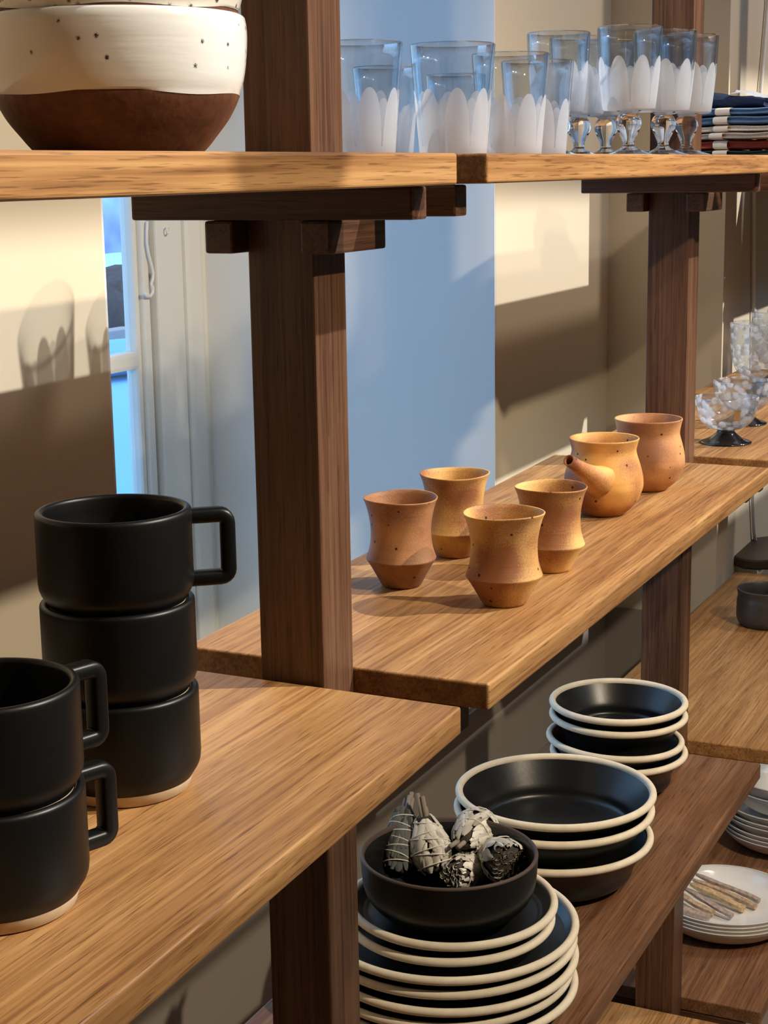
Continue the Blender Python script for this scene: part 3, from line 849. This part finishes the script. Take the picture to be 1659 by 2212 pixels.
# ------------------------------------------------------------------ sage bundles
def leaf_mat(name, c0, c1):
    m, nt, N, L, B = new_mat(name)
    at = N.new('ShaderNodeAttribute'); at.attribute_name = 'tone'
    r = N.new('ShaderNodeValToRGB'); e = r.color_ramp.elements
    e[0].color = (*c0, 1); e[1].color = (*c1, 1)
    L.new(at.outputs['Fac'], r.inputs['Fac']); L.new(r.outputs[0], B.inputs['Base Color'])
    B.inputs['Roughness'].default_value = .85; B.inputs['Specular IOR Level'].default_value = .15
    return m
M_leafL = leaf_mat('sage_leaf_pale', (.22, .20, .16), (.95, .92, .84))
M_leafD = leaf_mat('sage_leaf_dark', (.025, .03, .03), (.19, .205, .20))
M_core = plain('sage_core', (.07, .06, .05), .95, .1)
M_stem = plain('sage_stem', (.34, .29, .25), .85, .1)
def bundle(A, Bp, prof, nleaf, mat, label, seed, turns=5, stems=0, end_open=False):
    """A -> Bp axis; prof(t) radius; wrapped in overlapping lance-shaped leaves and cotton string"""
    rnd = random.Random(seed)
    A = Vector(A); Bp = Vector(Bp); ax = Bp - A; Ln = ax.length
    root = empty('sage_bundle', A, 0, label, 'sage bundle', 'sage bundles in the black bowl')
    root.rotation_mode = 'QUATERNION'; root.rotation_quaternion = ax.to_track_quat('Z', 'Y')
    P = [(0, -.001)] + [(prof(k / 12) * .88, Ln * k / 12) for k in range(13)] + [(0, Ln + .001)]
    obj('core', lathe('sage_core', P, 28, lambda a, r, z: (.0010 * sin(5 * a + z * 300), 0)), M_core, root)
    V, Fc, T = [], [], []
    def leaf(t0, t1, ph, w, lift, tone, twist, curl):
        b = len(V); n = 9
        for i in range(n):
            s = i / (n - 1); t = t0 + (t1 - t0) * s
            tt = min(max(t, 0), 1)
            r = prof(tt) * (1 + .02 * sin(9 * s + ph)) + lift + curl * max(0, s - .75) ** 2 * 16
            if t > 1: r = max(r - (t - 1) * Ln * .9, .001)
            if t < 0: r = max(r + t * Ln * .9, .001)
            wid = w * (sin(pi * (.06 + .9 * s)) ** .75)
            a = ph + twist * s
            for (da, dl) in ((-1, -.0006), (-.35, .0007), (.35, .0004), (1, -.0007)):
                an = a + da * wid / max(r, .004)
                V.append(((r + dl) * cos(an), (r + dl) * sin(an), t * Ln))
        for i in range(n - 1):
            for q in range(3): Fc.append((b + i * 4 + q, b + i * 4 + q + 1, b + i * 4 + 5 + q, b + i * 4 + 4 + q)); T.append(tone * (.8 + .2 * q / 2))
    for k in range(nleaf):
        t0 = rnd.uniform(-.04, .62); leaf(t0, t0 + rnd.uniform(.28, .52), rnd.uniform(0, 2 * pi), rnd.uniform(.0035, .0075), rnd.uniform(.0002, .0022), rnd.random() ** .45, rnd.uniform(-.7, .7), rnd.uniform(-.0004, .0016))
    if end_open:      # ruffled cut end facing the viewer
        for k in range(46):
            rr_ = prof(1) * sqrt(rnd.random()) * .95; a0 = rnd.uniform(0, 2 * pi); b = len(V)
            n = 6; cx, cy = rr_ * cos(a0), rr_ * sin(a0); s_ = rnd.uniform(.0022, .0045)
            for i in range(n):
                a = a0 + 1.57 + (i / (n - 1) - .5) * rnd.uniform(2.2, 3.6)
                for hgt in (-.006, rnd.uniform(.0008, .0032)):
                    V.append((cx + s_ * cos(a), cy + s_ * sin(a), Ln + hgt))
            tone = rnd.random() ** .35
            for i in range(n - 1): Fc.append((b + 2 * i, b + 2 * i + 1, b + 2 * i + 3, b + 2 * i + 2)); T.append(tone)
    me = mesh('sage_leaves', V, Fc)
    at = me.attributes.new('tone', 'FLOAT', 'FACE'); at.data.foreach_set('value', T)
    o = obj('leaves', me, mat, root); o['kind'] = 'stuff'
    pts = []
    n = int(turns * 22)
    for k in range(n + 1):
        s = k / n; zig = s * turns
        t = .06 + .88 * (1 - abs(1 - 2 * s)) if turns > 3 else .15 + .7 * s
        a = 2 * pi * zig * (1 if s < .5 else 1) + .4 * sin(7 * s)
        r = prof(t) + .0024
        pts.append((r * cos(a), r * sin(a), t * Ln))
    obj('string', tube('sage_string', pts, .0007, 6), M_string, root)
    for k in range(stems):
        a = 2 * pi * k / max(stems, 1) + rnd.uniform(-.4, .4); r = prof(1) * .45 * rnd.uniform(.6, 1.2)
        l2 = rnd.uniform(.010, .026); r2 = r * rnd.uniform(.9, 1.3)
        obj('stem', tube('sage_stem', [(r * cos(a), r * sin(a), Ln * .8), (r2 * cos(a), r2 * sin(a), Ln + l2)], [.0027, .0023], 8), M_stem, root)
    return root
zs = zl
def lin(*p):
    def f(t):
        k = t * (len(p) - 1); i = min(int(k), len(p) - 2); return p[i] + (p[i + 1] - p[i]) * (k - i)
    return f
bz = ztop + .0058
bundle(on_z(852, 1884, bz + .026), on_z(877, 1756, bz + .072), lin(.0110, .0142, .0150, .0145, .0122, .0100), 150, M_leafD, 'long dark sage bundle leaning against the bowl rim', 11, 7, 4)
bundle(on_z(938, 1884, bz + .026), on_z(917, 1766, bz + .074), lin(.0105, .0172, .0200, .0182, .0130, .0080), 95, M_leafL, 'pale sage bundle with bare stems standing in the bowl', 23, 6, 4)
bundle(on_z(1046, 1782, bz + .050), on_z(998, 1820, bz + .054), lin(.0110, .0205, .0225, .0200, .0140, .0085), 95, M_leafL, 'pale rounded sage bundle with two hollow stem ends', 31, 3, 2)
bundle(on_z(1066, 1838, bz + .026), on_z(1098, 1866, bz + .044), lin(.0165, .0200, .0215, .0210, .0195), 80, M_leafL, 'sage bundle showing its ruffled cut end', 47, 3, 0, True)
bundle(on_z(1030, 1872, bz + .018), on_z(978, 1890, bz + .030), lin(.011, .0155, .0165, .0150, .0115), 80, M_leafL, 'short sage bundle low at the front of the bowl', 53, 3, 0, True)
bundle(on_z(1052, 1862, bz + .014), on_z(1000, 1826, bz + .018), lin(.010, .0125, .013, .0120, .009), 70, M_leafD, 'dark sage bundle lying underneath the pale ones', 61, 3, 0)

# ------------------------------------------------------------------ footed glass bowls and goblets (middle shelf beyond the post)
def footed(c, zb_, R, H, foot_h, label, seed, tall=False, sticker=False):
    root = empty('footed_goblet' if tall else 'footed_bowl', (c.x, c.y, zb_ + .0002), seed, label, 'glass', 'thumbprint glasses with black feet')
    fr = R * .82
    foot = [(0, 0), (fr, 0), (fr, .0018)] + smooth_prof([(fr - .003, .0030), (fr * .62, foot_h * .38), (fr * .36, foot_h * .80), (fr * .34, foot_h)], 5) + [(0, foot_h)]
    obj('foot', lathe('glass_foot', foot, 48), plain('black_glass', (.006, .006, .007), .05, .6, coat=.5), root)
    z0 = foot_h
    if tall: pts = [(fr * .34, z0), (R * .62, z0 + (H - z0) * .10), (R * .88, z0 + (H - z0) * .32), (R * .97, z0 + (H - z0) * .65), (R, H)]
    else: pts = [(fr * .34, z0), (R * .60, z0 + (H - z0) * .09), (R * .87, z0 + (H - z0) * .36), (R * .97, z0 + (H - z0) * .70), (R, H)]
    out = smooth_prof(pts, 6)
    inn = [(r - .0022 if r > .003 else 0, zq + (.003 if i == len(out) - 1 else .0006)) for i, (r, zq) in enumerate(reversed(out))]
    obj('cup', lathe('glass_cup', [(0, z0)] + out + inn[0:-1] + [(0, z0 + .005)], 64), M_mottled, root)
    if sticker:
        V, Fc = [], []
        for i in range(5):
            a = radians(-152 - seed * 57.3 + 14 * i / 4 + 0)
            for zq, rr_ in ((z0 + .018, R * .845), (z0 + .034, R * .945)): V.append(((rr_ + .0008) * cos(a), (rr_ + .0008) * sin(a), zq))
        for i in range(4): Fc.append((2 * i, 2 * i + 2, 2 * i + 3, 2 * i + 1))
        obj('sticker', mesh('sticker', V, Fc), plain('gold_sticker', (.42, .24, .09), .4, .5), root)['label'] = 'small gold paper sticker'
zm = ZL['mid']
footed(on_z(1570, 857, zm + .068), zm, .0462, .068, .0195, 'low glass bowl with gold sticker and black foot', .3, sticker=True)
footed(on_z(1606, 822, zm + .068), zm, .0465, .068, .0195, 'low glass bowl with black foot behind the one with a sticker', .9)
footed(on_z(1648, 697, zm + .130), zm, .0560, .130, .026, 'tall thumbprint glass goblet with black foot', .2, True)
footed(on_z(1690, 672, zm + .132), zm, .0560, .132, .026, 'tall thumbprint glass goblet behind the other tall goblet', .7, True)

# ------------------------------------------------------------------ dark cup, tray, cable on the low shelf beyond the post
cc = on_z(1655, 1270, zl + .068)
prof = [(0, 0), (.043, 0)] + smooth_prof([(.046, .002), (.0505, .010), (.0520, .022), (.0515, .045), (.0500, .055), (.0518, .0655)], 4) + [(.0516, .0678), (.0500, .0678), (.0490, .066)] + smooth_prof([(.0475, .055), (.048, .03), (.044, .009), (0, .006)], 4)
tag(obj('dark_cup', lathe('dark_cup', prof, 72), M_darkware, loc=(cc.x, cc.y, zl)), 'dark grey stoneware cup on the shelf beyond the post', 'cup')
tr = on_z(1584, 1228, zl)
V, Fc = [], []
oct_ = [(-.0, -.03), (.03, -.075), (.20, -.075), (.24, -.03), (.24, .0), (.20, .035), (.03, .035), (.0, .0)]
for zq, k in ((0, .96), (.004, 1.0), (.018, 1.0), (.021, .97)):
    for (x, y) in oct_: V.append((.12 + (x - .12) * k, -.02 + (y + .02) * k, zq))
n8 = len(oct_)
for j in range(3):
    for i in range(n8): Fc.append((j * n8 + i, j * n8 + (i + 1) % n8, (j + 1) * n8 + (i + 1) % n8, (j + 1) * n8 + i))
Fc.append(tuple(range(n8 - 1, -1, -1))); Fc.append(tuple(3 * n8 + i for i in range(n8)))
tag(obj('wooden_tray', mesh('wooden_tray', V, Fc, False), plain('dark_walnut', (.045, .028, .020), .5, .4), loc=(tr.x, tr.y - .02, zl)), 'dark eight sided wooden board behind the dark cup', 'tray')
cpts = [on_y(x, y, .7622) for x, y in ((1661, -260), (1659, 0), (1650, 110), (1641, 215), (1632, 330), (1629, 420), (1628, 560), (1628, 690), (1627, 900), (1626, 1080), (1629, 1150), (1636, 1205), (1641, 1232))]
dense = []
for i in range(len(cpts) - 1):
    for s in range(4): dense.append(cpts[i].lerp(cpts[i + 1], s / 4))
dense.append(cpts[-1])
tag(obj('power_cable', tube('power_cable', [p - cpts[-1] for p in dense], .0042, 8), M_white, loc=cpts[-1]), 'thin white cable hanging down in front of the pier', 'cable')

# ------------------------------------------------------------------ white dishes on the lowest shelf beyond the post
def dish_mesh(R, H, b):
    prof = [(0, .001), (b, 0)] + smooth_prof([(b + .002, .002), (b + (R - b) * .55, H * .28), (R - .006, H * .72), (R - .0008, H - .002)], 5)
    rim = arc(R - .0022, H - .0018, .0018, 0, 180, 6)
    ins = smooth_prof([(R - .0045, H - .003), (R - .010, H * .68), (b + (R - b) * .5, H * .34), (b * .85, .0065), (0, .0055)], 5)
    return lathe('dish_out', prof + rim, 80), lathe('dish_in', [rim[-1]] + ins, 80)
def dish(md, loc, label, group):
    r = empty('white_dish', loc, 0, label, 'dish', group)
    obj('outside', md[0], M_greyware, r); obj('inside', md[1], M_whiteware, r)
    return r
D1 = dish_mesh(.116, .036, .066)
zb_ = ZL['base'] + .0002
cd = on_z(1567, 1930, zb_ + .054)
for k in range(4):
    dish(D1, (cd.x, cd.y, zb_ + .0062 * k), ('bottom white dish of the stack with wooden sticks', 'second white dish of the stack with wooden sticks', 'third white dish of the stack with wooden sticks', 'top white dish holding the wooden sticks')[k], 'white dishes under the sticks')
zd = zb_ + .0062 * 3 + .006
D2 = dish_mesh(.118, .034, .066); D3 = dish_mesh(.105, .050, .052)
cw = on_z(1698, 1818, zb_)
zq = zb_
for k in range(6):
    dish(D2, (cw.x, cw.y, zq), '%s white plate counted up in the stack behind the stick dish' % ('bottom', 'second', 'third', 'fourth', 'fifth', 'sixth')[k], 'white plates behind the stick dish')
    zq += (.0075, .0085, .014, .0085, .013, .012)[k]
dish(D3, (cw.x + .004, cw.y, zq), 'lower deep white bowl on the stack of white plates', 'white plates behind the stick dish')
dish(D3, (cw.x, cw.y, zq + .022), 'upper deep white bowl on the stack of white plates', 'white plates behind the stick dish')
# palo santo sticks lying in the dish
def stick_col(n, c): return plain(n, c, .8, .2, bump=.4, bscale=160, var=.3)
MS = [stick_col('stick_pale', (.60, .42, .24)), stick_col('stick_grey', (.42, .33, .28)), stick_col('stick_tan', (.52, .37, .24))]
def stick(p0, p1, z0, z1, w, h, mat, label, seed):
    rnd = random.Random(seed)
    a = on_z(*p0, z0); b = on_z(*p1, z1); d = b - a; Ln = d.length
    t = d.normalized(); sd = t.cross(Vector((0, 0, 1))).normalized(); up = sd.cross(t)
    V, Fc = [], []; n = 9; m = 6
    for i in range(n):
        s = i / (n - 1)
        tp = .55 + .45 * min(1, min(s, 1) * 6) if s < .2 else 1.0
        for k in range(m):
            an = 2 * pi * k / m + .5
            jx = 1 + rnd.uniform(-.16, .16)
            V.append(t * (Ln * s) + sd * (cos(an) * w * jx * tp + .0022 * sin(5 * s + seed)) + up * (sin(an) * h * jx * tp))
    for i in range(n - 1):
        for k in range(m): Fc.append((i * m + k, i * m + (k + 1) % m, (i + 1) * m + (k + 1) % m, (i + 1) * m + k))
    Fc.append(tuple(range(m - 1, -1, -1))); Fc.append(tuple((n - 1) * m + k for k in range(m)))
    tag(obj('wooden_stick', mesh('wooden_stick', V, Fc, False), mat, loc=a), label, 'stick', 'wooden incense sticks in the white dish')
stick((1505, 1888), (1640, 1946), zd + .026, zd + .010, .0055, .005, MS[1], 'greyish wooden stick against the dish wall', 1)
stick((1500, 1900), (1634, 1958), zd + .018, zd + .007, .0055, .005, MS[2], 'split brown wooden stick beside the pale one', 2)
stick((1492, 1910), (1608, 1962), zd + .018, zd + .008, .0075, .0065, MS[0], 'pale square cut wooden stick in the dish', 3)
stick((1478, 1920), (1582, 1978), zd + .022, zd + .009, .0060, .005, MS[1], 'grey tapered wooden stick crossing the dish', 4)
stick((1455, 1925), (1540, 1972), zd + .020, zd + .010, .0065, .0055, MS[2], 'pinkish brown wooden stick at the post side of the dish', 5)
stick((1440, 1950), (1530, 1984), zd + .014, zd + .009, .0075, .007, MS[1], 'short thick wooden stick nearest the dish front', 6)

# ------------------------------------------------------------------ ceiling spotlights (the far one is added ambient fill)
def spotlight(pos, target, watts, size, blend, color, radius, label):
    pos = Vector(pos); d = (Vector(target) - pos).normalized()
    r = empty('track_spotlight', pos, 0, label, 'lamp', 'ceiling spotlights')
    r.rotation_mode = 'QUATERNION'; q = d.to_track_quat('-Z', 'Y'); r.rotation_quaternion = q
    obj('housing', lathe('spot_housing', [(0, .12), (.045, .12), (.05, .11), (.05, .015), (.048, .015), (.046, .10), (0, .10)], 32), M_iron, r)
    up = q.inverted() @ Vector((0, 0, 1))
    st = Vector((0, 0, .11)); en = up * (ZC - pos.z)
    obj('stem', tube('spot_stem', [st, en], .008, 8), M_iron, r)
    ld = bpy.data.lights.new('spot_light', 'SPOT'); ld.energy = watts; ld.spot_size = radians(size); ld.spot_blend = blend
    ld.color = color; ld.shadow_soft_size = radius
    lo = bpy.data.objects.new('spot_light', ld); COL.objects.link(lo); lo.parent = r
WARM = (1.0, .83, .60)
spotlight((1.16, -1.15, 1.17), (1.35, .55, -.42), 165, 76, .65, WARM, .03, 'black ceiling spotlight aimed at the clay cups')
spotlight((1.45, -.55, .99), (2.3, .75, -.35), 45, 62, .8, (1.0, .78, .55), .035, 'black ceiling spotlight aimed along the shelving')
spotlight((3.6, -1.1, 2.2), (3.0, .8, -.4), 130, 120, .9, (1.0, .82, .66), .12, 'black ceiling spotlight added as warm fill over the far bay')  # lamp added to lift the warm ambient light
